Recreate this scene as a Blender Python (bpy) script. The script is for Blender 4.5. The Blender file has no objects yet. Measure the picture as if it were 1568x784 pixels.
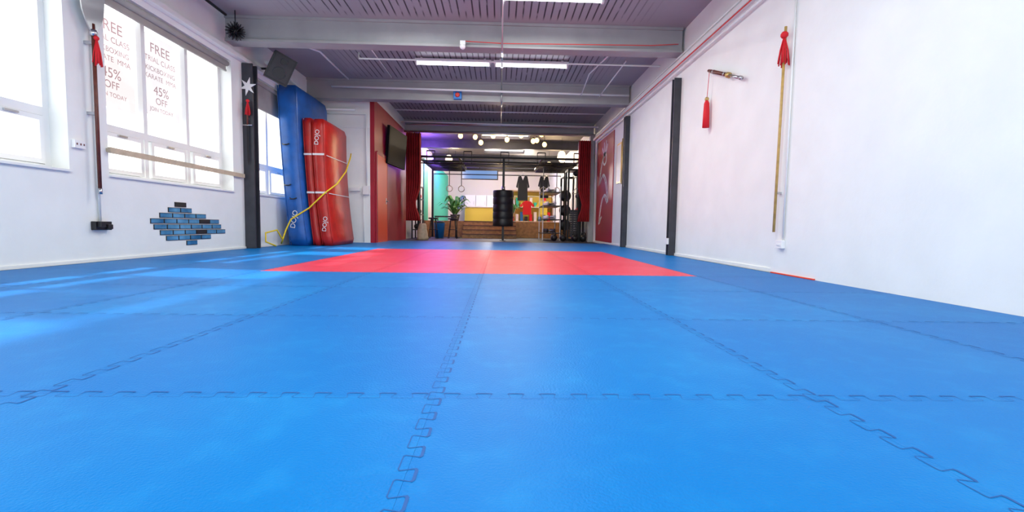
import bpy, math, random
from mathutils import Vector, Matrix
random.seed(4)
R=math.radians
scene=bpy.context.scene
# ------------------------------------------------------------------ materials
def mat(name,col,rough=.5,metal=0,noise=0,nscale=6,emit=None,estr=0,bump=0,bscale=40,spec=.5,col2=None,trans=0):
    m=bpy.data.materials.new(name); m.use_nodes=True
    nt=m.node_tree; b=nt.nodes['Principled BSDF']
    b.inputs['Base Color'].default_value=(*col,1)
    b.inputs['Roughness'].default_value=rough
    b.inputs['Metallic'].default_value=metal
    b.inputs['Specular IOR Level'].default_value=spec
    tc=nt.nodes.new('ShaderNodeTexCoord')
    if noise>0 or col2:
        n=nt.nodes.new('ShaderNodeTexNoise'); n.inputs['Scale'].default_value=nscale; n.inputs['Detail'].default_value=4
        nt.links.new(tc.outputs['Object'],n.inputs['Vector'])
        r=nt.nodes.new('ShaderNodeValToRGB')
        r.color_ramp.elements[0].position=.35; r.color_ramp.elements[1].position=.68
        c2=col2 if col2 else tuple(c*(1-noise) for c in col)
        r.color_ramp.elements[0].color=(*c2,1); r.color_ramp.elements[1].color=(*col,1)
        nt.links.new(n.outputs['Fac'],r.inputs['Fac']); nt.links.new(r.outputs['Color'],b.inputs['Base Color'])
    if bump>0:
        n2=nt.nodes.new('ShaderNodeTexNoise'); n2.inputs['Scale'].default_value=bscale; n2.inputs['Detail'].default_value=3
        nt.links.new(tc.outputs['Object'],n2.inputs['Vector'])
        bp=nt.nodes.new('ShaderNodeBump'); bp.inputs['Strength'].default_value=bump; bp.inputs['Distance'].default_value=.01
        nt.links.new(n2.outputs['Fac'],bp.inputs['Height']); nt.links.new(bp.outputs['Normal'],b.inputs['Normal'])
    if emit:
        b.inputs['Emission Color'].default_value=(*emit,1); b.inputs['Emission Strength'].default_value=estr
    if trans: b.inputs['Transmission Weight'].default_value=trans
    return m
class G:
    def __init__(s,m): s.m=m; s.nt=m.node_tree
    def math(s,op,a,b=None,c=None,clamp=False):
        n=s.nt.nodes.new('ShaderNodeMath'); n.operation=op; n.use_clamp=clamp
        for i,v in enumerate((a,b,c)):
            if v is None: continue
            if isinstance(v,(int,float)): n.inputs[i].default_value=v
            else: s.nt.links.new(v,n.inputs[i])
        return n.outputs[0]
    def ss(s,v,a,b):
        n=s.nt.nodes.new('ShaderNodeMapRange'); n.interpolation_type='SMOOTHSTEP'
        s.nt.links.new(v,n.inputs[0]); n.inputs[1].default_value=a; n.inputs[2].default_value=b
        return n.outputs[0]
    def noise(s,vec,scale,detail=4):
        n=s.nt.nodes.new('ShaderNodeTexNoise'); n.inputs['Scale'].default_value=scale; n.inputs['Detail'].default_value=detail
        s.nt.links.new(vec,n.inputs['Vector']); return n.outputs['Fac']
    def mix(s,f,a,b):
        n=s.nt.nodes.new('ShaderNodeMix'); n.data_type='RGBA'
        s.nt.links.new(f,n.inputs[0])
        for i,v in ((6,a),(7,b)):
            if isinstance(v,tuple): n.inputs[i].default_value=(*v,1)
            else: s.nt.links.new(v,n.inputs[i])
        return n.outputs[2]
MX,MY=.16,-.155
def matfoam(name,base,light,dark,spec=.1):
    m=mat(name,base,.42,spec=spec); g=G(m); nt=m.node_tree; b=nt.nodes['Principled BSDF']
    geo=nt.nodes.new('ShaderNodeNewGeometry'); P=geo.outputs['Position']
    mp=nt.nodes.new('ShaderNodeVectorMath'); mp.operation='ADD'; nt.links.new(P,mp.inputs[0]); mp.inputs[1].default_value=(MX,MY,.5)
    fl=nt.nodes.new('ShaderNodeVectorMath'); fl.operation='FLOOR'; nt.links.new(mp.outputs[0],fl.inputs[0])
    wn=nt.nodes.new('ShaderNodeTexWhiteNoise'); nt.links.new(fl.outputs[0],wn.inputs['Vector'])
    n1=g.noise(P,2.2,8); n2=g.noise(P,11,8)
    f=g.math('ADD',g.math('MULTIPLY',g.ss(n1,.45,.72),.55),g.math('MULTIPLY',g.ss(n2,.48,.70),.45),clamp=True)
    c=g.mix(f,base,light)
    c=g.mix(g.math('MULTIPLY',wn.outputs['Value'],.5),c,dark)
    nt.links.new(c,b.inputs['Base Color'])
    nz=g.noise(P,160,2); bp=nt.nodes.new('ShaderNodeBump'); bp.inputs['Strength'].default_value=.35; bp.inputs['Distance'].default_value=.004
    nt.links.new(nz,bp.inputs['Height']); nt.links.new(bp.outputs['Normal'],b.inputs['Normal'])
    return m
M={}
M['matblue']=matfoam('foam_blue',(.0,.17,.49),(.008,.225,.55),(.0,.12,.42),.08)
M['matred']=matfoam('foam_red',(.76,.045,.085),(.80,.11,.15),(.68,.03,.07),.2)
M['seam']=mat('foam_seam',(.0,.075,.29),.7)
M['seamred']=mat('foam_seam_red',(.5,.02,.05),.7)
M['rubber']=mat('rubber_floor',(.035,.035,.04),.6,noise=.3)
M['wall']=mat('white_paint',(.87,.885,.865),.6,noise=.05,nscale=2.5,bump=.15,bscale=18)
M['trim']=mat('white_gloss',(.84,.85,.84),.35)
M['grayw']=mat('beam_paint',(.38,.385,.385),.5,noise=.12,nscale=3,bump=.1,bscale=25)
M['dark']=mat('dark_steel',(.045,.048,.06),.45,noise=.3)
M['black']=mat('black_plastic',(.012,.012,.014),.4)
M['grille']=mat('speaker_grille',(.03,.03,.034),.5)
M['blackm']=mat('black_metal',(.015,.015,.018),.35,metal=.4)
M['steel']=mat('steel',(.55,.56,.58),.28,metal=1)
M['redw']=mat('red_paint',(.42,.008,.03),.4,noise=.25,nscale=1.5)
M['redd']=mat('red_door_paint',(.88,.06,.01),.35)
M['redcloth']=mat('red_velvet',(.42,.01,.015),.8,noise=.3,nscale=5)
M['redt']=mat('red_tassel',(.7,.01,.02),.7)
M['bluev']=mat('blue_vinyl',(.01,.13,.50),.35,noise=.35,nscale=4,bump=.6,bscale=6)
M['redv']=mat('red_vinyl',(.62,.018,.012),.33,noise=.3,nscale=4,bump=.6,bscale=6)
M['white']=mat('white_plastic',(.85,.85,.85),.4)
M['wood']=mat('pale_wood',(.62,.50,.36),.5,noise=.2,nscale=12)
M['bamboo']=mat('rattan',(.62,.40,.12),.45,noise=.25,nscale=20)
M['brown']=mat('dark_wood',(.16,.035,.02),.4,noise=.4,nscale=18)
M['mirror']=mat('mirror_tile_painted_reflection',(.20,.55,.88),.18,metal=.35,col2=(.03,.18,.38),noise=.5,nscale=3.5)  # mirror tiles; blue floor reflection painted into the base colour
M['blind']=mat('blind_fabric',(.42,.40,.37),.7,noise=.1)
M['yellow']=mat('yellow_rope',(.85,.62,.02),.6)
M['teal']=mat('teal_paint',(.02,.50,.36),.5)
M['orange']=mat('step_wood',(.50,.24,.07),.4,noise=.4,nscale=9)
M['yel']=mat('yellow_laminate',(.88,.74,.12),.4)
M['leaf']=mat('leaf_green',(.05,.25,.04),.6,noise=.4)
M['redcab']=mat('red_cable',(.65,.05,.04),.5)
M['tube']=mat('tube_glow',(1,1,1),.5,emit=(.95,.95,1),estr=9)
M['bulb']=mat('bulb_glow',(1,.8,.4),.5,emit=(1,.66,.2),estr=4.5)
M['globe']=mat('globe_glow',(1,.9,.7),.5,emit=(1,.76,.42),estr=2.6)
M['purple']=mat('led_purple',(.3,.1,1),.5,emit=(.25,.1,1),estr=12)
M['sky']=mat('skylight_glow',(1,1,1),.5,emit=(.9,.95,1),estr=2.5)
M['screen']=mat('screen',(.006,.006,.008),.5,spec=.05)
M['screenon']=mat('screen_lit',(.02,.05,.12),.3,emit=(.25,.5,1),estr=.5)
M['gold']=mat('gold_frame',(.6,.42,.15),.35,metal=.6)
M['ceilfar']=mat('far_ceiling',(.13,.12,.13),.6,noise=.2)
M['bin']=mat('blue_bin',(.01,.16,.5),.4)
M['tyellow']=mat('yellow_cotton',(.85,.75,.1),.8)
M['lilac']=mat('cream_paint',(.72,.68,.62),.6)
# ceiling
m=mat('ceiling_deck',(.3,.27,.35),.55); g=G(m); nt=m.node_tree
geo=nt.nodes.new('ShaderNodeNewGeometry'); sp=nt.nodes.new('ShaderNodeSeparateXYZ'); nt.links.new(geo.outputs['Position'],sp.inputs[0])
fx=g.math('FRACT',g.math('DIVIDE',g.math('ADD',sp.outputs[0],10),.105))
line=g.math('LESS_THAN',fx,.2)
fy=g.math('FRACT',g.math('DIVIDE',g.math('ADD',sp.outputs[1],2.93*5-7.35),2.93))
e=g.math('MINIMUM',fy,g.math('SUBTRACT',1,fy))
em=g.ss(e,.07,.14)
cx=nt.nodes.new('ShaderNodeCombineXYZ'); nt.links.new(g.math('MULTIPLY',sp.outputs[0],6),cx.inputs[0]); nt.links.new(g.math('MULTIPLY',sp.outputs[1],1.4),cx.inputs[1])
nn=g.ss(g.noise(cx.outputs[0],1,3),.33,.46)
cm=g.ss(g.math('ABSOLUTE',g.math('ADD',sp.outputs[0],.5)),2.9,1.9)
mask=g.math('MULTIPLY',g.math('MULTIPLY',line,em),g.math('MULTIPLY',nn,cm))
base=g.mix(g.noise(geo.outputs['Position'],1.2,4),(.28,.28,.305),(.40,.40,.425))
nt.links.new(g.mix(g.math('MULTIPLY',mask,.93),base,(.015,.012,.015)),nt.nodes['Principled BSDF'].inputs['Base Color'])
M['ceil']=m
def poster(name,ca,cb,tr_):
    m=bpy.data.materials.new(name); m.use_nodes=True; nt=m.node_tree; g=G(m)
    for n in list(nt.nodes): nt.nodes.remove(n)
    out=nt.nodes.new('ShaderNodeOutputMaterial'); geo=nt.nodes.new('ShaderNodeNewGeometry')
    c=g.mix(g.ss(g.noise(geo.outputs['Position'],2.2,3),.35,.65),ca,cb)
    t=nt.nodes.new('ShaderNodeBsdfTranslucent'); nt.links.new(c,t.inputs['Color'])
    tr=nt.nodes.new('ShaderNodeBsdfTransparent'); mx=nt.nodes.new('ShaderNodeMixShader'); mx.inputs[0].default_value=tr_
    nt.links.new(t.outputs[0],mx.inputs[1]); nt.links.new(tr.outputs[0],mx.inputs[2]); nt.links.new(mx.outputs[0],out.inputs[0])
    return m
M['posterA']=poster('poster_print_a',(.46,.42,.43),(.54,.50,.52),.18); M['posterB']=poster('poster_print_b',(.44,.42,.44),(.52,.49,.51),.18)
M['ink']=poster('poster_ink',(.33,.20,.22),(.40,.26,.28),.12)
# ------------------------------------------------------------------ mesh builder
class MB:
    def __init__(s): s.v=[];s.f=[];s.mi=[];s.ms=[];s.sm=[]
    def _m(s,k):
        if k not in s.ms: s.ms.append(k)
        return s.ms.index(k)
    def add(s,vs,fs,k,smooth=False):
        o=len(s.v); s.v+= [tuple(p) for p in vs]; i=s._m(k)
        for f in fs: s.f.append([a+o for a in f]); s.mi.append(i); s.sm.append(smooth)
        return s
    def box(s,a,b,k,rot=None,piv=None):
        x0,y0,z0=a;x1,y1,z1=b
        vs=[Vector(p) for p in ((x0,y0,z0),(x1,y0,z0),(x1,y1,z0),(x0,y1,z0),(x0,y0,z1),(x1,y0,z1),(x1,y1,z1),(x0,y1,z1))]
        if rot:
            pv=Vector(piv) if piv else (Vector(a)+Vector(b))/2
            vs=[rot@(p-pv)+pv for p in vs]
        return s.add(vs,[(3,2,1,0),(4,5,6,7),(0,1,5,4),(1,2,6,5),(2,3,7,6),(3,0,4,7)],k)
    def tube(s,pts,r,k,n=8,rs=None,cap=True):
        pts=[Vector(p) for p in pts]; vs=[];fs=[]
        up=None
        for i,p in enumerate(pts):
            t=(pts[min(i+1,len(pts)-1)]-pts[max(i-1,0)]).normalized()
            if up is None: up=Vector((0,0,1)) if abs(t.z)<.9 else Vector((1,0,0))
            a=t.cross(up)
            if a.length<1e-4: a=t.cross(Vector((0,1,0)))
            a.normalize(); b=a.cross(t).normalized(); up=b
            rr=rs[i] if rs else r
            for j in range(n):
                q=2*math.pi*j/n; vs.append(p+(a*math.cos(q)+b*math.sin(q))*rr)
        for i in range(len(pts)-1):
            for j in range(n):
                j2=(j+1)%n; fs.append((i*n+j,i*n+j2,(i+1)*n+j2,(i+1)*n+j))
        if cap: fs.append(list(range(n))); fs.append([ (len(pts)-1)*n+j for j in range(n)][::-1])
        return s.add(vs,fs,k,True)
    def lathe(s,c,prof,k,n=16,axis='Z'):
        vs=[];fs=[]
        for (r,h) in prof:
            for j in range(n):
                q=2*math.pi*j/n; a,b=r*math.cos(q),r*math.sin(q)
                if axis=='Z': vs.append((c[0]+a,c[1]+b,c[2]+h))
                elif axis=='X': vs.append((c[0]+h,c[1]+a,c[2]+b))
                else: vs.append((c[0]+a,c[1]+h,c[2]+b))
        for i in range(len(prof)-1):
            for j in range(n):
                j2=(j+1)%n; fs.append((i*n+j,i*n+j2,(i+1)*n+j2,(i+1)*n+j))
        fs.append(list(range(n))[::-1]); fs.append([(len(prof)-1)*n+j for j in range(n)])
        return s.add(vs,fs,k,True)
    def ball(s,c,r,k,n=12,sc=(1,1,1)):
        vs=[];fs=[];h=n//2
        for i in range(h+1):
            t=math.pi*i/h
            for j in range(n):
                q=2*math.pi*j/n; vs.append((c[0]+r*sc[0]*math.sin(t)*math.cos(q),c[1]+r*sc[1]*math.sin(t)*math.sin(q),c[2]-r*sc[2]*math.cos(t)))
        for i in range(h):
            for j in range(n):
                j2=(j+1)%n; fs.append((i*n+j,i*n+j2,(i+1)*n+j2,(i+1)*n+j))
        return s.add(vs,fs,k,True)
    def prism(s,poly,axis,a,b,k):
        def mk(u,v,w):
            return (w,u,v) if axis==0 else ((u,w,v) if axis==1 else (u,v,w))
        n=len(poly); vs=[mk(u,v,a) for u,v in poly]+[mk(u,v,b) for u,v in poly]
        fs=[list(range(n))[::-1],[n+i for i in range(n)]]+[(i,(i+1)%n,n+(i+1)%n,n+i) for i in range(n)]
        return s.add(vs,fs,k)
    def done(s,name,bevel=0,parent=None,sub=0):
        me=bpy.data.meshes.new(name); me.from_pydata(s.v,[],s.f)
        for k in s.ms: me.materials.append(M[k])
        for p,i,sm in zip(me.polygons,s.mi,s.sm): p.material_index=i; p.use_smooth=sm
        import bmesh
        bm=bmesh.new(); bm.from_mesh(me); bmesh.ops.recalc_face_normals(bm,faces=bm.faces); bm.to_mesh(me); bm.free()
        o=bpy.data.objects.new(name,me); scene.collection.objects.link(o)
        if bevel:
            md=o.modifiers.new('bevel','BEVEL'); md.width=bevel; md.segments=2; md.limit_method='ANGLE'; md.angle_limit=R(40)
        if parent: o.parent=parent
        return o
def text(s,size,loc,rot,k,name,parent=None,ext=.002):
    c=bpy.data.curves.new(name,'FONT'); c.body=s; c.size=size; c.extrude=ext; c.align_x='CENTER'; c.align_y='CENTER'
    t=bpy.data.objects.new(name+'_c',c); scene.collection.objects.link(t)
    bpy.context.view_layer.update()
    me=bpy.data.meshes.new_from_object(t); bpy.data.objects.remove(t)
    o=bpy.data.objects.new(name,me); scene.collection.objects.link(o); me.materials.clear(); me.materials.append(M[k])
    o.location=loc; o.rotation_euler=rot
    if parent: o.parent=parent
    return o
XL,XR,ZC=-4.2,2.85,3.55
YB=-2.2
# ------------------------------------------------------------------ floor & mats
MB().box((-4.6,YB,-.12),(3.6,27.5,-.025),'rubber').done('floor')
mb=MB()
for i in range(-4,3):
    for j in range(-3,12):
        x0=-MX+i; y0=-MY+j
        x1,y1=x0+1,y0+1
        if y1>13.3 : continue
        red=(-2.2<x0<1.8) and (4.1<y0<8.0)
        x0=max(x0,XL+.005); x1=min(x1,XR-.045)
        y0=max(y0,YB)
        if y1<=y0: continue
        mb.box((x0+.0002,y0+.0002,-.0245),(x1-.0002,y1-.0002,0),'matred' if red else 'matblue')
p=1/12; a=.017
def seam(ax,c,lo,hi,k,w=.003):
    pts=[]; n=int(round((hi-lo)/p))
    for q in range(n):
        t=lo+q*p
        for dt,s in ((0,-a),(.27,-a),(.33,-a*.8),(.25,a*.8),(.31,a),(.69,a),(.75,a*.8),(.67,-a*.8),(.73,-a)):
            pts.append((t+dt*p,c+s))
    pts.append((hi,c-a))
    thin=.75 if ax=='Y' else .4
    for qi,((t0,s0),(t1,s1)) in enumerate(zip(pts[:-1],pts[1:])):
        d=Vector((t1-t0,s1-s0)); 
        if d.length<1e-6: continue
        d.normalize()
        ww=w*(2.0 if (qi%9) in (3,4,5) else thin)
        nn=Vector((-d.y,d.x))*ww/2
        A=Vector((t0,s0))-d*w*.3; B=Vector((t1,s1))+d*w*.3
        z=.0006+.00005*(qi%9)
        q=[A+nn,A-nn,B-nn,B+nn]
        vs=[((u.y,u.x,z) if ax=='Y' else (u.x,u.y,z)) for u in q]
        mb.add(vs,[(0,1,2,3)],k)
for i in range(-3,3):
    c=-MX+i
    for j in range(-2,12):
        lo=-MY+j
        inr=(-2.0<c<1.7) and (4.1<lo<8.0)
        seam('Y',c,lo,lo+1,'seamred' if inr else 'seam')
for j in range(-1,12):
    c=-MY+j
    for i in range(-4,3):
        lo=-MX+i; hi=min(lo+1,XR-.05)
        inr=(-2.2<lo<1.8) and (4.5<c<8.0)
        seam('X',c,lo,hi,'seamred' if inr else 'seam')
mb.done('puzzle_mat_flooring')
# ------------------------------------------------------------------ walls
W=[(-1.8,1.15),(1.65,4.60),(5.05,7.35),(7.95,10.35)]  # first opening is out of view, added to let in light
ZS,ZH=.9,2.92
mb=MB(); XO=XL-.28
mb.box((XO,YB,-.1),(XL,10.6,ZS),'wall'); mb.box((XO,YB,ZH),(XL,10.6,ZC),'wall')
ys=[YB]+[v for w in W for v in w]+[10.6]
for i in range(0,len(ys),2): mb.box((XO,ys[i],ZS),(XL,ys[i+1],ZH),'wall')
mb.done('wall_left')
MB().box((XR-.04,YB,-.1),(XR+.2,4.62,ZC),'wall').done('wall_right')
MB().box((XR,4.62,-.1),(XR+.2,27,ZC),'wall').done('wall_right_rear')
MB().box((XO,10.6,-.1),(-2.98,10.75,ZC),'wall').done('wall_alcove')
mb=MB(); mb.box((-2.98,10.6,-.1),(-2.88,14.1,3.25),'redw'); mb.box((-2.98,10.6,3.25),(-2.88,14.1,ZC),'wall'); mb.done('wall_partition')
mb=MB(); mb.box((-3.2,14.1,-.1),(-3.0,26.6,ZC),'wall'); mb.done('wall_gym_left')
MB().box((-3.2,26.6,-.1),(XR,26.8,ZC),'lilac').done('wall_back')
mb=MB(); mb.box((XO,YB,ZC),(XR+.2,14.1,ZC+.1),'ceil'); mb.done('ceiling')
mb=MB()
for (a0,b0) in ((14.1,15.6),(16.6,18.6),(19.9,27)): mb.box((-3.2,a0,ZC),(XR+.2,b0,ZC+.1),'ceilfar')
for (a0,b0) in ((15.6,16.6),(18.6,19.9)):
    mb.box((-3.2,a0,ZC),(-.7,b0,ZC+.1),'ceilfar'); mb.box((1.0,a0,ZC),(XR+.2,b0,ZC+.1),'ceilfar')
    mb.box((-.7,a0,ZC+.25),(1.0,b0,ZC+.27),'sky')
    for xx in (-.7,.97): mb.box((xx,a0,ZC+.1),(xx+.03,b0,ZC+.25),'white')
mb.done('ceiling_gym')
def beam(y,zb=3.17,w=.24,x0=XL,x1=XR-.045,k='grayw'):
    mb=MB(); mb.box((x0,y,ZC-.04),(x1,y+w,ZC-.001),k); mb.box((x0,y,zb),(x1,y+w,zb+.035),k)
    mb.box((x0,y+.03,zb+.035),(x1,y+w-.03,ZC-.04),k)
    return mb.done('ceiling_beam')
beam(1.35);beam(4.27);beam(7.2);beam(10.12,3.13)
beam(13.85,3.2,.25,-2.88)
for yy in (16.9,20.3,23): beam(yy,3.25,.2,-3.0,XR,'dark')
MB().box((XR-.12,YB,3.02),(XR-.04,4.6,3.08),'trim').box((XR-.08,4.62,3.02),(XR,13.8,3.08),'trim').done('trim_1')
MB().box((XL,YB,3.0),(XL+.09,10.6,3.06),'trim').done('trim_2')
# ------------------------------------------------------------------ windows
def window(idx,y0,y1,posters=(),npan=4):
    mb=MB(); xa,xb=XL-.24,XL-.17
    fr=.06
    mb.box((xa,y0,ZS),(xb,y1,ZS+fr),'trim'); mb.box((xa,y0,ZH-fr),(xb,y1,ZH),'trim')
    mb.box((xa+.002,y0,ZS+fr),(xb-.002,y0+fr,ZH-fr),'trim'); mb.box((xa+.002,y1-fr,ZS+fr),(xb-.002,y1,ZH-fr),'trim')
    mb.box((xa+.001,y0+fr,1.42),(xb-.001,y1-fr,1.50),'trim')
    pw=(y1-y0)/npan
    for i in range(1,npan):
        mb.box((xa+.003,y0+i*pw-.03,ZS+fr),(xb-.003,y0+i*pw+.03,1.42),'trim'); mb.box((xa+.003,y0+i*pw-.03,1.50),(xb-.003,y0+i*pw+.03,ZH-fr),'trim')
    for i in range(npan):
        a0=y0+i*pw+.065; b0=y0+(i+1)*pw-.065; x2=xb+.012
        za,zb=ZS+fr+.005,1.415
        mb.box((xa+.01,a0,za),(x2,b0,za+.045),'trim'); mb.box((xa+.01,a0,zb-.045),(x2,b0,zb),'trim')
        mb.box((xa+.01,a0,za+.045),(x2,a0+.045,zb-.045),'trim'); mb.box((xa+.01,b0-.045,za+.045),(x2,b0,zb-.045),'trim')
        mb.box((x2,(a0+b0)/2-.06,zb-.03),(x2+.02,(a0+b0)/2+.06,zb-.012),'steel')
    mb.box((xb,y0,ZS),(XL+.03,y1,ZS+.02),'trim')
    mb.done('window_%d'%idx)
    for i,k in posters:
        zb_=1.78 if i%2 else 1.72
        po=MB().box((xa-.012,y0+i*pw+.05,zb_),(xa-.010,y0+(i+1)*pw-.05,2.78),k).done('window_poster')
        yc=y0+(i+.5)*pw; rr=(R(90),0,R(90)); xt=xa-.006
        for s_,sz,zz in (('FREE',.17,2.62),('TRIAL CLASS',.095,2.48),('KICKBOXING',.085,2.36),('KARATE  MMA',.085,2.26),('45%',.16,2.10),('OFF',.12,1.97),('JOIN TODAY',.07,1.86)):
            text(s_,sz,(xt,yc,zz),rr,'ink','poster_lettering',po,.0)
window(1,*W[1],posters=((1,'posterA'),(2,'posterB'))); window(2,*W[2],posters=((0,'posterA'),(1,'posterB')),npan=3); window(3,*W[3],npan=3); window(4,*W[0])  # last one is an unseen window, added for its daylight
for (y0,y1) in (W[2],W[3],W[1]):
    mb=MB(); mb.tube([(XL-.05,y0+.02,2.87),(XL-.05,y1-.02,2.87)],.04,'blind',12); 
    drop=2.78 if y0<7 else 2.45
    mb.box((XL-.065,y0+.03,drop),(XL-.06,y1-.03,2.87),'blind'); mb.box((XL-.075,y0+.03,drop-.03),(XL-.05,y1-.03,drop),'blind')
    mb.done('roller_blind')
MB().box((XL+.02,5.02,1.15),(XL+.05,7.58,1.21),'wood').box((XL,5.02,1.16),(XL+.02,5.045,1.2),'wood').box((XL,7.45,1.16),(XL+.02,7.49,1.2),'wood').done('wooden_rail')
def col(x0,x1,y0,y1,z1,name='steel_column'):
    mb=MB(); mb.box((x0,y0,0.001),(x1,y0+.03,z1),'dark'); mb.box((x0,y1-.03,0.001),(x1,y1,z1),'dark'); mb.box(((x0+x1)/2-.02,y0+.03,0.001),((x0+x1)/2+.02,y1-.03,z1),'dark')
    return mb.done(name)
col(XL,XL+.17,7.64,7.8,2.99); col(XR-.11,XR,7.3,7.42,2.82); col(XR-.11,XR,10.15,10.28,2.9)
# ------------------------------------------------------------------ crash mats
def slab(name,y0,y1,prof,k,straps=(),z1=2.4,n=24,parent=None):
    mb=MB()
    def xs(s): return [pp[0]*(1-s)**2+2*pp[1]*s*(1-s)+pp[2]*s*s for pp in prof]
    vs=[];fs=[]
    ring=10
    for i in range(n+1):
        s=i/n; a0,b0=xs(s); z=.005+s*z1; e=.03 if i in(0,n) else 0
        w=.008*math.sin(s*31)+.006*math.sin(s*57+1)
        cy=.04; 
        pts=[(a0+e,y0+cy+e),(a0+cy,y0+e),((a0+b0)/2,y0-.008+e+w),(b0-cy,y0+e),(b0-e,y0+cy+e),(b0-e+.006+w,(y0+y1)/2),(b0-e,y1-cy-e),(b0-cy,y1-e),(a0+cy,y1-e),(a0+e,y1-cy-e)]
        for (x,y) in pts: vs.append((x,y,z))
    for i in range(n):
        for j in range(ring):
            j2=(j+1)%ring; fs.append((i*ring+j,i*ring+j2,(i+1)*ring+j2,(i+1)*ring+j))
    fs.append(list(range(ring))[::-1]); fs.append([n*ring+j for j in range(ring)])
    mb.add(vs,fs,k,True)
    for z in straps:
        s=z/z1; a0,b0=xs(s)
        mb.box((a0+.01,y0-.022,z),(b0-.01,y0-.010,z+.035),'white'); mb.box((b0+.008,y0+.05,z),(b0+.016,y1-.05,z+.012),'white')
    for yy in (y0+.01,):
        for side in (0,1):
            mb.tube([(xs(i/16)[side]+(.018 if side==0 else -.018),yy,.02+i/16*(z1-.03)) for i in range(17)],.008,k,6)
    return mb.done(name,parent=parent)
bl=slab('blue_crash_mat',8.72,10.25,[(-3.98,-4.12,-4.17),(-3.62,-3.80,-3.80)],'bluev',z1=2.98)
rd=bpy.data.objects.new('red_folding_crash_mat',None); scene.collection.objects.link(rd)
slab('panel_1',8.86,10.1,[(-3.59,-3.74,-3.77),(-3.42,-3.60,-3.58)],'redv',(1.0,1.72),parent=rd,z1=2.42)
slab('panel_2',8.84,10.12,[(-3.415,-3.59,-3.575),(-3.18,-3.36,-3.34)],'redv',(1.0,1.72),parent=rd,z1=2.40)
for z,x in ((.42,-3.335),(2.05,-3.465)):
    text('DOJO',.11,(x,8.80,z),(R(90),R(-84),0),'white','logo',rd)
text('DOJO',.13,(-3.86,8.68,.5),(R(90),R(-80),0),'white','logo',bl)
mb=MB()
for z,x in ((1.15,-4.0),(1.9,-4.02),(.9,-3.9)): mb.tube([(x-.04,8.7,z),(x-.02,8.67,z-.02),(x+.05,8.67,z-.02),(x+.08,8.7,z)],.012,'black')
mb.done('hand_straps',parent=bl)
mb=MB()
mb.tube([(-3.95,8.15,.02),(-4.05,8.0,.1),(-4.1,8.1,.25),(-4.0,8.3,.3),(-3.97,8.45,.12),(-4.02,8.5,.05),(-3.98,8.6,.3),(-3.9,8.64,.5),(-3.6,8.74,.72),(-3.33,8.78,1.0),(-3.17,9.0,1.2),(-3.20,9.6,1.5),(-3.23,10.0,1.85),(-3.26,10.13,1.95)],.014,'yellow')
mb.done('yellow_rope')
# ------------------------------------------------------------------ red door & tv
mb=MB(); mb.box((-2.879,10.75,0),(-2.85,11.65,2.05),'redd')
mb.box((-2.879,10.68,0),(-2.845,10.75,2.1),'redw'); mb.box((-2.879,11.65,0),(-2.845,11.72,2.1),'redw'); mb.box((-2.879,10.75,2.05),(-2.845,11.65,2.12),'redw')
mb.tube([(-2.85,11.55,1.0),(-2.80,11.55,1.0),(-2.80,11.43,1.0)],.01,'steel'); mb.box((-2.85,11.52,.93),(-2.845,11.58,1.08),'steel')
mb.done('door_1')
mb=MB(); rt=Matrix.Rotation(R(-5),3,'Z')@Matrix.Rotation(R(4),3,'Y')
mb.box((-2.78,11.5,1.95),(-2.71,12.95,2.88),'screen',rt,(-2.74,12.2,2.4)); mb.box((-2.71,11.54,1.99),(-2.705,12.91,2.84),'screen',rt,(-2.74,12.2,2.4))
mb.box((-2.88,12.1,2.25),(-2.85,12.3,2.55),'black'); mb.tube([(-2.86,12.2,2.4),(-2.76,12.2,2.4)],.03,'black')
mb.done('wall_television',.006)
def conduit(name,pts,r=.015,k='trim',boxes=()):
    mb=MB(); mb.tube(pts,r,k)
    for a0,b0,kk in boxes: mb.box(a0,b0,kk)
    return mb.done(name)
conduit('wall_conduit',[(-3.05,10.56,1.3),(-3.05,10.56,2.9),(-4.1,10.56,2.9)],boxes=[((-3.13,10.53,1.1),(-2.99,10.6,1.3),'white'),((-3.42,10.54,1.18),(-3.2,10.6,1.26),'white')])
conduit('wall_conduit',[(-3.3,10.56,3.0),(-4.0,10.56,3.0),(-4.1,10.3,3.08),(-4.08,9.0,3.2),(-4.08,8.2,3.2)],.03)
conduit('wall_conduit',[(-3.12,10.57,0.02),(-3.12,10.57,1.1)],.008)
MB().box((-3.7,10.58,0),(-3.66,10.6,2.6),'trim').box((-3.70,10.58,2.6),(-2.99,10.6,2.66),'trim').done('trim_3')
# ------------------------------------------------------------------ ceiling services
for pts in ([(0,4.6,3.37),(0,7.12,3.37),(0,7.16,3.14),(0,7.48,3.14)],[(0,7.48,3.37),(0,10.04,3.37)],[(0,10.06,3.37),(0,10.08,3.10),(0,10.4,3.10)],[(0,10.4,3.37),(0,13.8,3.37)]):
    conduit('ceiling_conduit',pts,.013,'steel')
conduit('ceiling_conduit',[(-2.4,7.9,3.30),(-2.4,7.9,3.2),(2.7,7.9,3.2)],.014)
conduit('ceiling_conduit',[(-3.6,9.95,3.33),(2.75,9.95,3.28)],.022)
conduit('ceiling_conduit',[(1.7,9.9,3.24),(1.75,9.3,3.5),(1.9,8.3,3.5)],.012); conduit('ceiling_conduit',[(2.1,9.9,3.24),(2.3,8.6,3.52)],.012)
conduit('ceiling_conduit',[(-2.3,7.6,3.5),(-2.3,9.8,3.5)],.012); conduit('ceiling_conduit',[(-2.8,13.6,3.38),(2.75,13.6,3.38)],.04,'steel')
conduit('ceiling_conduit',[(-3.7,7.6,3.44),(-3.2,8.3,3.44),(-3.2,9.8,3.44)],.016)
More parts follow.
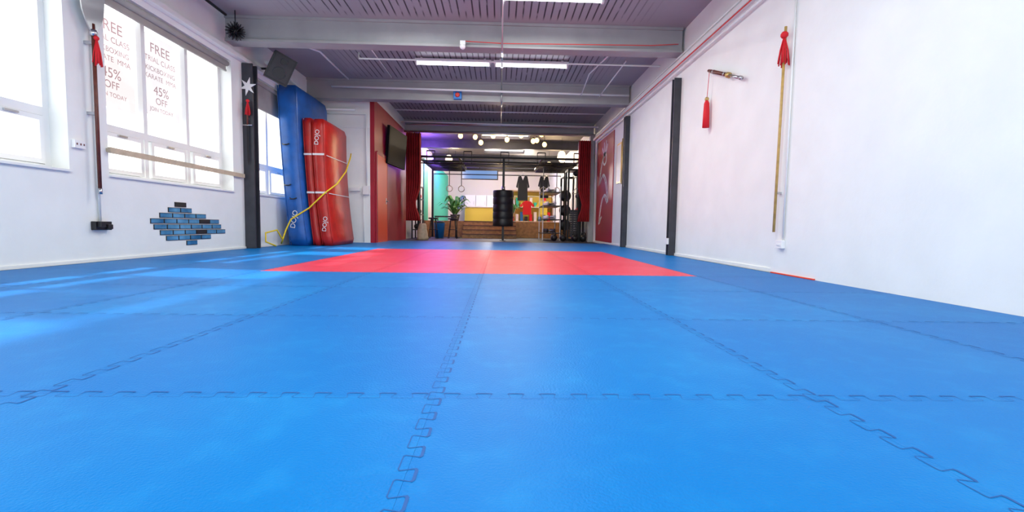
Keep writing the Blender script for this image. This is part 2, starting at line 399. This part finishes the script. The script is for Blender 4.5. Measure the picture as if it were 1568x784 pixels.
conduit('ceiling_conduit',[(-2.8,13.0,3.3),(2.75,13.0,3.26)],.02); conduit('ceiling_conduit',[(-2.8,12.2,3.42),(2.75,12.2,3.42)],.016)
conduit('red_alarm_cable',[(-.6,7.16,3.24),(0,7.16,3.22),(2.3,7.16,3.25),(2.72,7.16,3.28)],.007,'redcab')
conduit('red_alarm_cable',[(2.74,4.6,3.10),(2.74,0,3.10)],.007,'redcab')
conduit('red_alarm_cable',[(2.70,0,2.96),(2.70,4.5,2.96)],.008,'redcab')
conduit('red_alarm_cable',[(2.75,4.7,2.98),(2.75,13.5,2.98)],.008,'redcab')
for z in (3.14,2.93): 
    conduit('ceiling_conduit',[(2.765,0,z),(2.765,4.6,z)],.013); conduit('ceiling_conduit',[(2.80,4.63,z),(2.80,13.6,z)],.013)
conduit('black_curtain_track',[(-4.0,0,3.42),(-4.0,6.9,3.42)],.02,'black')
mb=MB(); x,y,z=(-.6,7.13,3.17); mb.lathe((x,y,z),[(.045,0),(.045,-.03),(.035,-.05),(.015,-.065)],'white',14,'Z'); mb.box((x-.04,y-.02,z),(x+.04,y+.06,z+.06),'white'); mb.done('smoke_detector')
mb=MB(); x,y,z=(-.95,10.1,3.24); mb.box((x-.09,y-.05,z-.09),(x+.09,y+.02,z+.09),'bin'); mb.lathe((x,y-.08,z),[(.04,0),(.055,.03)],'redcab',16,'Y'); mb.done('alarm_sounder',.01)
def batten(x0,x1,y,z=3.47):
    mb=MB(); mb.box((x0,y-.04,z),(x1,y+.04,z+.05),'white'); 
    mb.tube([(x0+.04,y,z-.035),(x1-.04,y,z-.035)],.02,'tube',10)
    for xx in (x0+.01,x1-.04): mb.box((xx,y-.03,z-.06),(xx+.03,y+.03,z),'white')
    mb.box((x0+.1,y-.02,z+.05),(x0+.14,y+.02,ZC-.001),'white'); mb.box((x1-.14,y-.02,z+.05),(x1-.1,y+.02,ZC-.001),'white')
    mb.done('fluorescent_batten')
    l=bpy.data.lights.new('tube_light','AREA'); l.shape='RECTANGLE'; l.size=x1-x0-.1; l.size_y=.06; l.energy=40; l.color=(.97,1,.98)
    o=bpy.data.objects.new('tube_light',l); o.location=((x0+x1)/2,y,z-.075); scene.collection.objects.link(o)
for y in (8.75,6.22,2.9,.2):
    dx=.1 if y==6.22 else 0
    batten(-1.62-dx*4,-.2-dx*4,y-dx); batten(-.15+dx*1.5,1.25+dx,y)
# ------------------------------------------------------------------ left wall things
def tassel(mb,x,y,z,l=.3,r=.035):
    mb.ball((x,y,z),r*.6,'redt',10)
    for i in range(14):
        q=i*2.4; rr=r*(.3+.7*random.random())
        mb.tube([(x,y,z),(x+rr*math.cos(q)*.7,y+rr*math.sin(q)*.7,z-l*.5),(x+rr*math.cos(q),y+rr*math.sin(q),z-l*(.85+.15*random.random()))],.006,'redt',5)
mb=MB(); xx=XL+.085; yy=4.83
mb.tube([(xx,yy,.75),(xx,yy,2.4)],.017,'brown',10); mb.tube([(xx,yy,.7),(xx,yy,.76)],.019,'steel',10)
mb.prism([(yy-.03,2.32),(yy+.03,2.32),(yy+.09,2.42),(yy+.12,2.5),(yy+.16,2.8),(yy+.05,2.72),(yy-.05,2.72),(yy-.16,2.8),(yy-.12,2.5),(yy-.09,2.42)],0,xx-.006,xx+.006,'steel')
mb.lathe((xx,yy,2.28),[(.03,0),(.035,.03),(.03,.06)],'steel',12)
tassel(mb,xx+.03,yy,2.26,.28,.04)
mb.box((XL+.001,yy-.02,1.5),(XL+.08,yy+.02,1.53),'steel'); mb.box((XL+.001,yy-.02,2.2),(XL+.08,yy+.02,2.23),'steel')
mb.done('monk_spade')
conduit('wall_conduit',[(XL+.02,4.89,.42),(XL+.02,4.89,2.9)],.012,boxes=[])
mb=MB(); mb.box((XL,4.80,.33),(XL+.05,5.0,.42),'black'); mb.box((XL+.05,4.82,.36),(XL+.09,4.88,.42),'black'); mb.box((XL+.05,4.92,.34),(XL+.08,4.98,.39),'black'); mb.done('wall_socket',.005)
mb=MB(); mb.box((XL,4.63,1.14),(XL+.035,4.75,1.22),'white'); 
for q in (4.645,4.685,4.72): mb.box((XL+.035,q,1.17),(XL+.04,q+.012,1.19),'brown')
mb.done('wall_switch',.004)
mb=MB(); bh=.062; bw=.21
rows=[(6.02,1),(5.9,2),(5.75,4),(5.6,6),(5.65,6),(5.75,6),(5.85,4),(6.22,1)]
z=.68
for r_,(ys_,n) in enumerate(rows):
    for i in range(n):
        y0=ys_+i*(bw+.014)
        mb.box((XL,y0-.002,z-bh),(XL+.008,y0+bw+.002,z),'black'); mb.box((XL+.008,y0+.005,z-bh+.007),(XL+.011,y0+bw-.005,z-.007),'black' if (r_*7+i*3)%11==0 else 'mirror')
    z-=bh+.01
mb.done('mirror_brick_mosaic')
mb=MB(); cz=2.62; cx_=XL+.1; pts=[]
for i in range(12):
    q=i*math.pi/6+.26; r_=.15 if i%2==0 else .055
    pts.append((cx_+.9*r_*math.cos(q),cz+r_*math.sin(q)))
mb.prism(pts,1,7.625,7.637,'white'); mb.done('throwing_star')
mb=MB(); yd=7.60
mb.tube([(cx_,yd,2.0),(cx_,yd,2.28)],.014,'brown'); mb.tube([(cx_-.07,yd,2.0),(cx_+.07,yd,2.0)],.012,'steel'); mb.prism([(cx_-.018,2.0),(cx_+.018,2.0),(cx_+.014,1.45),(cx_,1.36),(cx_-.014,1.45)],1,yd,yd+.007,'blackm'); tassel(mb,cx_+.02,yd-.02,2.38,.24,.045)
mb.box((cx_-.01,yd,2.1),(cx_+.01,7.64,2.12),'steel')
mb.done('hanging_dagger')
mb=MB(); c=Vector((-3.95,7.05,3.25)); mb.ball(c,.06,'black')
for i in range(90):
    z_=1-2*(i+.5)/90; q=i*2.39996; rr=math.sqrt(1-z_*z_); d=Vector((rr*math.cos(q),rr*math.sin(q),z_))
    mb.tube([c+d*.05,c+d*.135],.01,'black',5,rs=[.011,.004])
mb.tube([c,c+Vector((0,0,.3))],.008,'black'); mb.done('spiky_flail_ball')
mb=MB(); rt=Matrix.Rotation(R(30),3,'Z')@Matrix.Rotation(R(14),3,'X')@Matrix.Rotation(R(22),3,'Y'); pv=(-3.75,8.0,3.03)
mb.box((-3.93,7.87,2.80),(-3.57,8.13,3.26),'black',rt,pv); mb.box((-3.90,7.85,2.83),(-3.60,7.87,3.23),'grille',rt,pv)
for z0,r_ in ((2.95,.095),(3.15,.05)):
    n=20
    ring=[Vector((-3.75+r_*math.cos(2*math.pi*i/n),7.845,z0+r_*math.sin(2*math.pi*i/n))) for i in range(n)]
    ring=[rt@(q-Vector(pv))+Vector(pv) for q in ring]
    mb.tube(ring+[ring[0]],.005,'dark',6)
    mb.add(ring,[list(range(n))],'black')
mb.tube([(-3.85,8.1,3.1),(-4.0,8.1,3.06),(-4.2,8.1,3.06)],.02,'black')
mb.done('wall_speaker')
MB().box((XL,YB,0),(XL+.015,10.6,.03),'wall').done('baseboard_left')
# ------------------------------------------------------------------ right wall things
x=XR-.04
mb=MB(); mb.tube([(x-.05,4.52,.42),(x-.05,4.5,2.42)],.013,'bamboo',10)
tassel(mb,x-.06,4.5,2.34,.3,.06)
for z in (.8,2.1): mb.box((x-.045,4.5,z),(x,4.53,z+.02),'steel')
mb.done('tasselled_staff')
conduit('wall_conduit',[(x-.015,4.42,.34),(x-.015,4.42,2.88)],.009)
mb=MB(); mb.box((x-.04,4.40,.26),(x,4.5,.34),'white'); mb.box((x-.045,4.42,.285),(x-.04,4.48,.31),'trim'); mb.done('wall_socket',.004)
mb=MB(); mb.box((XR-.14,7.3,.18),(XR-.11,7.4,.28),'white'); mb.done('wall_socket',.004)
mb=MB(); xs_=XR-.06
A=Vector((xs_,6.22,2.57)); B=Vector((xs_,5.35,2.2)); D=(B-A)
mb.tube([A,A+D*.12,A+D*.62],.022,'brown',10,rs=[.02,.024,.022]); mb.tube([A+D*.6,A+D*.66],.035,'gold',12); mb.tube([A+D*.66,A+D*.97],.018,'steel',10); mb.tube([A+D*.95,B],.024,'steel',10)
for t in (.15,.5,.62): mb.tube([A+D*t,A+D*(t+.03)],.027,'steel',12)
for t in (.2,.8): q=A+D*t; mb.tube([q,(XR,q.y,q.z)],.008,'steel')
mb.tube([(xs_,6.2,2.55),(xs_,6.24,2.2)],.004,'redt',5)
mb.ball((xs_,6.24,2.2),.03,'gold',10); mb.lathe((xs_,6.24,1.82),[(.045,0),(.04,.2),(.035,.32),(.02,.36)],'redt',12)
mb.done('wall_mounted_sword')
mb=MB(); mb.tube([(XR-.03,10.62,1.45),(XR-.03,10.62,2.5)],.015,'gold'); mb.box((XR-.02,10.75,1.5),(XR,11.15,2.45),'gold'); mb.box((XR-.024,10.79,1.54),(XR-.02,11.11,2.41),'white'); mb.done('picture_frame')
mb=MB(); y0,y1=11.5,13.4; mb.box((XR-.02,y0,.05),(XR-.001,y1,2.88),'redw')
def rib(pts,w,k='white'):
    P=[Vector((p_[0],p_[1])) for p_ in pts]; vs=[]
    for i,q in enumerate(P):
        t=(P[min(i+1,len(P)-1)]-P[max(i-1,0)]).normalized(); n_=Vector((-t.y,t.x)); ww=w[i] if isinstance(w,list) else w
        vs+=[(XR-.0215,q.x+n_.x*ww,q.y+n_.y*ww),(XR-.0215,q.x-n_.x*ww,q.y-n_.y*ww)]
    mb.add(vs,[(2*i,2*i+1,2*i+3,2*i+2) for i in range(len(P)-1)],k)
cy=(y0+y1)/2
body=[(cy+.55*math.sin(t*.95)*(1-.02*t),2.2-.17*t+.22*math.cos(t*1.9)) for t in [i*.12 for i in range(80)]]
rib(body,.03); rib([(a_+.11,b_-.03) for a_,b_ in body],.018)
for i in range(4,78,4): a_,b_=body[i]; rib([(a_,b_),(a_+.14,b_-.06)],.01)
for dx,dz in ((-.3,.3),(-.15,.42),(.1,.4),(.3,.28)): rib([(cy,2.35),(cy+dx*.6,2.35+dz*.5),(cy+dx,2.35+dz)],.03)
rib([(cy+.2*math.cos(t),2.3+.16*math.sin(t)) for t in [i*.4 for i in range(17)]],.03)
mb.done('dragon_banner')
MB().box((XR-.015,4.63,0),(XR,13.8,.04),'wall').done('baseboard_right')
MB().box((XR-.055,3.95,0.001),(XR-.041,4.6,.012),'redd').done('trim_4')
# ------------------------------------------------------------------ curtains
def curtain(x0,x1,y,z0,z1,name='stage_curtain',tie=.45,side=1):
    mb=MB(); n=48; mrow=14; vs=[];fs=[]
    for j in range(mrow+1):
        s=j/mrow; z=z0+(z1-z0)*s
        pinch=1-.35*math.exp(-((s-tie)/.12)**2)
        for i in range(n+1):
            u=i/n; xx=(x0+(x1-x0)*u*pinch) if side>0 else (x1-(x1-x0)*(1-u)*pinch)
            vs.append((xx,y+.06*math.sin(u*40)*(.6+.4*s),z))
    for j in range(mrow):
        for i in range(n): q=j*(n+1)+i; fs.append((q,q+1,q+n+2,q+n+1))
    mb.add(vs,fs,'redcloth',True); o=mb.done(name); md=o.modifiers.new('s','SOLIDIFY'); md.thickness=.01
curtain(-2.80,-2.36,13.7,.55,3.13,side=1,tie=.2); curtain(2.32,2.70,13.7,.6,3.0,side=-1,tie=.2)
MB().tube([(-2.86,13.7,3.17),(2.83,13.7,3.17)],.03,'steel').done('curtain_rail')
MB().box((2.70,13.86,-.02),(2.84,14.05,3.19),'grayw').done('support_post')
# ------------------------------------------------------------------ gym rig
ZF=-.025
mb=MB(); zt=2.55
YR=(14.4,15.4,16.4,17.4)
for xx in (-2.55,-1.3,0.1,1.3,2.5):
    mb.box((xx-.03,14.43,zt-.03),(xx+.03,17.37,zt+.029),'blackm')
for yy in YR: mb.box((-2.58,yy-.03,zt-.031),(2.53,yy+.03,zt+.03),'blackm')
for yy in (14.4,17.4): mb.tube([(-2.5,yy,zt-.2),(2.5,yy,zt-.2)],.018,'blackm')
for i in range(12):
    yy=14.55+i*.24
    mb.tube([(-2.5,yy,zt-.1),(-1.3,yy,zt-.1)],.016,'blackm',6); mb.tube([(1.3,yy,zt-.1),(2.5,yy,zt-.1)],.016,'blackm',6)
for i in range(5):
    xx=-2.3+i*1.15
    for dx in (0,.25): mb.box((xx+dx-.012,14.39,zt-.2),(xx+dx+.012,14.41,zt+.18),'blackm'); 
    mb.tube([(xx,14.4,zt+.18),(xx+.25,14.4,zt+.18)],.018,'blackm',6)
for xx,yy in ((-2.55,14.4),(2.5,14.4),(-2.55,17.4),(2.5,17.4),(0.1,14.4)):
    mb.box((xx-.036,yy-.036,ZF+.012),(xx+.036,yy+.036,zt-.032),'blackm'); mb.box((xx-.1,yy-.1,ZF),(xx+.1,yy+.1,ZF+.012),'blackm')
for xx in (-1.7,-1.3,1.45,1.9):
    mb.box((xx-.012,15.39,1.75),(xx+.012,15.41,zt-.03),'black'); mb.tube([(xx+.1*math.cos(t*.5236),15.4,1.65+.1*math.sin(t*.5236)) for t in range(13)],.014,'wood',6)
mb.done('monkey_bar_rig')
mb=MB(); prof=[(.22,0)]
for i in range(5):
    z=i*.225; prof+=[(.312,z+.008),(.322,z+.03),(.322,z+.195),(.312,z+.217)]
prof+=[(.22,1.125)]
mb.lathe((.1,14.4,.42),prof,'black',28)
mb.lathe((.1,14.4,1.545),[(.06,0),(.06,.12)],'steel',12)
mb.done('punch_bag')
mb=MB()
for i in range(4): mb.box((-1.35,16.3+i*.32,ZF),(.6,17.9-i*.001,.13+i*.155),'orange'); mb.box((-1.352,16.28+i*.32,.105+i*.155),(.602,16.3+i*.32,.135+i*.155),'brown')
mb.done('wooden_steps')
MB().box((-2.95,17.9,ZF),(2.8,26.5,.6),'orange').done('stage_platform')
mb=MB(); mb.box((-1.6,21,.6),(-.25,21.7,1.25),'yel'); mb.box((-1.65,20.95,1.25),(-.2,21.75,1.3),'white'); mb.done('reception_counter',.01)
mb=MB()
for i in range(3):
    a0=-2.0+i*.62; mb.box((a0,26.1,1.35),(a0+.6,26.59,2.15),'white'); mb.box((a0+.5,26.08,1.6),(a0+.52,26.1,1.8),'steel')
mb.box((-2.0,26.0,.6),(-.1,26.59,1.3),'yel'); mb.done('kitchen_cabinet',.01)
mb=MB(); mb.box((-1.7,20,2.42),(-.1,20.06,2.85),'black'); mb.box((-1.66,19.995,2.46),(-.14,20,2.81),'screenon'); mb.tube([(-.9,20.03,2.85),(-.9,20.03,3.25)],.02,'black'); mb.done('hanging_screen')
mb=MB(); 
for xx in (.35,2.3): mb.box((xx,20.0,.6),(xx+.05,20.6,1.95),'wood')
mb.box((.4,20.55,.6),(2.3,20.6,1.95),'yel'); mb.box((.35,20.0,1.95),(2.35,20.6,2.0),'wood'); mb.box((.4,20.0,.6),(2.3,20.55,.66),'wood'); mb.box((.4,20.0,1.25),(2.3,20.54,1.28),'white')
for i in range(9): mb.box((.5+i*.2,20.1,.66),(.62+i*.2,20.4,.66+.2+.1*(i%3)),('redt','white','bin','black')[i%4]); mb.box((.5+i*.2,20.1,1.28),(.62+i*.2,20.4,1.28+.2+.1*((i+1)%3)),('white','teal','yel','redt')[i%4])
mb.done('display_shelf')
def shirt(name,cx,y,zt,s,k,long=False):
    P=[(-.08,0),(-.2,-.03),(-.40,-.26),(-.31,-.33),(-.22,-.22),(-.23,-.72),(.23,-.72),(.22,-.22),(.31,-.33),(.40,-.26),(.2,-.03),(.08,0),(0,-.05)]
    if long: P=[(-.08,0),(-.2,-.03),(-.30,-.5),(-.22,-.55),(-.2,-.25),(-.23,-1.1),(.23,-1.1),(.2,-.25),(.22,-.55),(.30,-.5),(.2,-.03),(.08,0),(0,-.2)]
    mb=MB(); mb.prism([(cx+a_*s,zt+b_*s) for a_,b_ in P],1,y,y+.03,k)
    mb.tube([(cx-.17*s,y+.015,zt-.02),(cx,y+.015,zt+.05),(cx+.17*s,y+.015,zt-.02)],.008,'steel'); mb.tube([(cx,y+.015,zt+.05),(cx,y+.015,zt+.14),(cx+.03,y+.015,zt+.17)],.006,'steel')
    mb.done(name,.005)
mb=MB(); mb.tube([(.6,18.9,1.66),(2.2,18.9,1.66)],.015,'steel')
for xx in (.6,2.2): mb.tube([(xx,18.9,.6),(xx,18.9,1.66)],.015,'steel'); mb.box((xx-.02,18.6,.6),(xx+.02,19.2,.62),'steel')
mb.done('clothes_rail')
shirt('red_tshirt',1.12,18.88,1.47,.78,'redt'); shirt('yellow_tshirt',1.78,18.88,1.47,.78,'tyellow')
shirt('black_gi_jacket',.85,17.3,2.33,.85,'black',True); shirt('black_gi_jacket',1.65,17.3,2.33,.75,'black',True)
mb=MB(); 
for z in (.2,.65,1.1,1.55):
    mb.box((1.40,15.0,z),(2.0,16.4,z+.03),'blackm')
    for i in range(7):
        yy=15.1+i*.19
        for dx in (-.12,.12): mb.lathe((1.70+dx-.035,yy,z+.1),[(.05,0),(.07,.01),(.07,.06),(.05,.07)],'white' if z>.5 else 'black',6,'X')
        mb.tube([(1.58,yy,z+.1),(1.82,yy,z+.1)],.015,'steel',8)
for xx in (1.40,1.97):
    for yy in (15.0,16.37): mb.box((xx,yy,ZF),(xx+.03,yy+.03,1.75),'white')
mb.done('dumbbell_rack')
mb=MB()
for yy in (14.75,15.3): 
    for xx in (2.2,2.7): mb.box((xx-.03,yy-.03,.05),(xx+.03,yy+.03,2.24),'blackm')
mb.box((2.17,14.72,2.24),(2.73,15.33,2.3),'blackm'); mb.box((2.15,14.7,ZF),(2.75,15.35,.05),'blackm')
for i in range(12): mb.box((2.3,14.9,.1+i*.075),(2.6,15.15,.165+i*.075),'dark')
mb.tube([(2.38,15,.05),(2.38,15,2.25)],.01,'steel'); mb.tube([(2.52,15,.05),(2.52,15,2.25)],.01,'steel')
mb.lathe((2.43,14.68,2.15),[(.09,0),(.07,.02),(.09,.04)],'black',16,'Y'); mb.tube([(2.3,14.66,1.5),(2.45,14.66,1.7),(2.6,14.66,1.5),(2.3,14.66,1.5)],.014,'steel')
mb.tube([(2.45,14.66,1.7),(2.43,14.67,2.15)],.005,'black')
mb.done('cable_machine')
mb=MB()
for xx in (2.25,2.7):
    for yy in (16.0,16.9): mb.box((xx-.035,yy-.035,ZF),(xx+.035,yy+.035,2.3),'blackm')
    mb.box((xx-.03,16.035,2.2),(xx+.03,16.865,2.28),'blackm'); mb.box((xx-.03,16.035,.0),(xx+.03,16.865,.06),'blackm')
mb.box((2.285,16.87,2.2),(2.665,16.93,2.28),'blackm')
for z in (.5,1.0,1.5):
    for yy in (15.96,):
        mb.tube([(2.25,yy,z),(2.25,yy-.25,z)],.02,'steel'); mb.lathe((2.25,yy-.2,z),[(.06,0),(.2,.005),(.2,.06),(.06,.065)],'black',20,'Y')
        mb.tube([(2.7,yy,z),(2.7,yy-.25,z)],.02,'steel'); mb.lathe((2.7,yy-.2,z),[(.02,0),(.1,.005),(.1,.06),(.02,.065)],'redt' if z==1. else 'black',20,'Y')
mb.done('squat_rack')
for i,(xx,yy) in enumerate(((2.35,14.2),(2.62,14.2),(2.0,14.35),(1.72,14.4))):
    mb=MB(); mb.ball((xx,yy,ZF+.11),.11,'black',14); mb.tube([(xx-.06,yy,ZF+.18),(xx-.06,yy,ZF+.27),(xx,yy,ZF+.3),(xx+.06,yy,ZF+.27),(xx+.06,yy,ZF+.18)],.015,'black'); mb.done('kettlebell')
mb=MB()
for xx in (-2.85,-2.6):
    mb.box((xx-.02,14.9,ZF),(xx+.02,14.95,1.7),'blackm'); mb.box((xx-.02,15.5,ZF),(xx+.02,15.55,1.7),'blackm')
for z in (.25,.75,1.25,1.65): mb.box((-2.87,14.951,z),(-2.58,15.499,z+.03),'blackm')
for i,z in enumerate((.28,.78,1.28)):
    for j in range(3): mb.ball((-2.72,15.04+j*.19,z+.095),.092,('black','redt','black')[(i+j)%3],12)
mb.done('medicine_ball_rack')
def stool(x,y,k='black',h=.62):
    mb=MB(); mb.lathe((x,y,h),[(.15,0),(.17,.02),(.16,.05)],k,18)
    for q in range(4):
        an=q*math.pi/2+.78; mb.tube([(x+.1*math.cos(an),y+.1*math.sin(an),h),(x+.2*math.cos(an),y+.2*math.sin(an),ZF)],.012,'blackm',6)
    mb.tube([(x+.15*math.cos(t*.4),y+.15*math.sin(t*.4),.28) for t in range(17)],.009,'blackm',6)
    mb.done('bar_stool')
stool(-2.2,15.2); stool(-1.6,15.6)
mb=MB(); mb.box((-2.35,16.5,.72),(-1.55,17.1,.76),'black'); 
for xx in (-2.32,-1.61):
    for yy in (16.53,17.05): mb.box((xx,yy,ZF),(xx+.03,yy+.03,.72),'blackm')
mb.done('black_table',.005)
mb=MB(); mb.lathe((-2.1,15.95,ZF),[(.15,0),(.19,.5),(.2,.52)],'bin',18); mb.lathe((-2.1,15.95,.495),[(.2,0),(.15,.06),(.05,.08)],'black',18); mb.done('waste_bin')
mb=MB(); vs=[];fs=[];n=16
for i in range(9):
    s=i/8; r_=.17*(1-.45*s**2)*(1+.06*math.sin(i*2.1))
    for j in range(n):
        q=2*math.pi*j/n; vs.append((-2.35+r_*math.cos(q)*(1+.08*math.sin(q*3+i)),13.95+r_*.8*math.sin(q),ZF+.5*s))
for i in range(8):
    for j in range(n): fs.append((i*n+j,i*n+(j+1)%n,(i+1)*n+(j+1)%n,(i+1)*n+j))
fs.append(list(range(n))[::-1]); fs.append([8*n+j for j in range(n)]); mb.add(vs,fs,'wood',True)
mb.tube([(-2.41,13.95,.46),(-2.4,13.93,.58),(-2.3,13.93,.58),(-2.29,13.95,.46)],.012,'brown'); mb.done('canvas_kit_bag')
def plant(x,y,z,s,name='potted_palm'):
    mb=MB(); mb.lathe((x,y,z),[(.1*s,0),(.15*s,.25*s),(.16*s,.27*s)],'dark',14)
    for i in range(26):
        q=i*2.4; l=(.35+.4*random.random())*s; up=(.25+.6*random.random())*s
        a0=Vector((x,y,z+.25*s)); d=Vector((math.cos(q),math.sin(q),0)); sd=Vector((-math.sin(q),math.cos(q),0))
        c=[a0,a0+d*l*.4+Vector((0,0,up*.8)),a0+d*l*.75+Vector((0,0,up)),a0+d*l+Vector((0,0,up*.75))]
        wd=[.01,.06*s,.05*s,.004]
        vs=[]
        for p_,w_ in zip(c,wd): vs+=[p_+sd*w_,p_-sd*w_]
        mb.add(vs,[(0,1,3,2),(2,3,5,4),(4,5,7,6)],'leaf')
    mb.done(name)
plant(-1.85,18.4,.6,.95); plant(.45,18.2,.6,.7); plant(-1.9,19.9,.6,1.1)
MB().box((-3.0,20.5,.6),(-2.96,26.2,3.2),'teal').box((-3.0,17.95,.6),(-2.96,18.9,3.0),'teal').done('teal_wall_panel')
for (a0,b0) in ((14.6,16.8),(17.2,20.2),(20.6,22.9)): MB().box((-2.98,a0,3.28),(-2.94,b0,3.34),'purple').done('led_strip')
MB().box((-2.9,23.25,3.28),(2.7,23.30,3.33),'purple').done('led_strip')
def pendant(x,y,z,big=False):
    mb=MB(); mb.tube([(x,y,z+.1),(x,y,ZC)],.006,'black',6)
    mb.lathe((x,y,z+.04),[(.02,0),(.025,.06),(.015,.09)],'black',10)
    if big: mb.ball((x,y,z-.06),.14,'globe',14,(1,1,1.2))
    else: mb.ball((x,y,z),.075,'bulb',12,(1,1,1.15))
    mb.done('pendant_lamp')
for x_,y_,z_ in ((-1.3,14.9,3.3),(-1.0,14.65,3.42),(-.65,15.0,3.12),(-.85,15.3,3.35),(.2,15.1,3.25),(.22,14.7,3.4),(1.05,15.0,3.2),(1.3,14.8,3.38),(1.45,15.3,3.15),(1.2,15.4,3.3),(-.25,14.8,3.3),(.65,14.9,3.35)):
    pendant(x_,y_,z_)
for x_,y_,z_ in ((-2.05,18.3,3.1),(-1.9,19.4,3.0),(2.15,16.2,3.0),(2.3,17.5,3.15),(2.45,18.3,3.2),(2.0,19.0,3.0)): pendant(x_,y_,z_,True)
def plight(x,y,z,e,c,r=.15):
    l=bpy.data.lights.new('lamp','POINT'); l.energy=e; l.color=c; l.shadow_soft_size=r
    o=bpy.data.objects.new('lamp_light',l); o.location=(x,y,z); scene.collection.objects.link(o)
plight(0,15.3,3.0,100,(1,.72,.40)); plight(-1.9,18.8,2.7,70,(1,.75,.45)); plight(2.0,17.5,2.7,90,(1,.72,.42)); plight(-.3,23,2.9,300,(1,.88,.78)); plight(1.2,20.2,2.9,180,(1,.88,.7)); plight(-2.6,21.5,3.1,160,(.3,.12,1)); plight(-2.6,16,3.1,130,(.3,.12,1))
# ------------------------------------------------------------------ world, sun & portals
w=bpy.data.worlds.new('World'); scene.world=w; w.use_nodes=True
w.node_tree.nodes['Background'].inputs[0].default_value=(.97,1,.98,1); w.node_tree.nodes['Background'].inputs[1].default_value=2.45
def portal(loc,rot,sx,sy):
    l=bpy.data.lights.new('portal','AREA'); l.shape='RECTANGLE'; l.size=sx; l.size_y=sy; l.cycles.is_portal=True
    o=bpy.data.objects.new('portal',l); o.location=loc; o.rotation_euler=rot; scene.collection.objects.link(o)
for (y0,y1) in W: portal((XL-.3,(y0+y1)/2,(ZS+ZH)/2),(0,R(-90),0),ZH-ZS,y1-y0)
portal(((XL+XR)/2,YB,ZC/2),(R(90),0,0),XR-XL,ZC)
l=bpy.data.lights.new('sun','SUN'); l.energy=5.5; l.angle=R(2.5); l.color=(1,.97,.92)
o=bpy.data.objects.new('sun_light',l); o.rotation_euler=Vector((.68,-.10,-.73)).to_track_quat('-Z','Y').to_euler(); scene.collection.objects.link(o)
# ------------------------------------------------------------------ camera
cam=bpy.data.cameras.new('Camera'); cam.sensor_width=36; cam.lens=16; cam.clip_start=.05; cam.clip_end=200
co=bpy.data.objects.new('Camera',cam); scene.collection.objects.link(co)
mt=Matrix.Rotation(R(-1.6),4,'Z')@Matrix.Rotation(R(90-3.8),4,'X')@Matrix.Rotation(R(.9),4,'Z')
mt.translation=Vector((0,0,.442)); co.matrix_world=mt
scene.camera=co
scene.view_settings.view_transform='Standard'
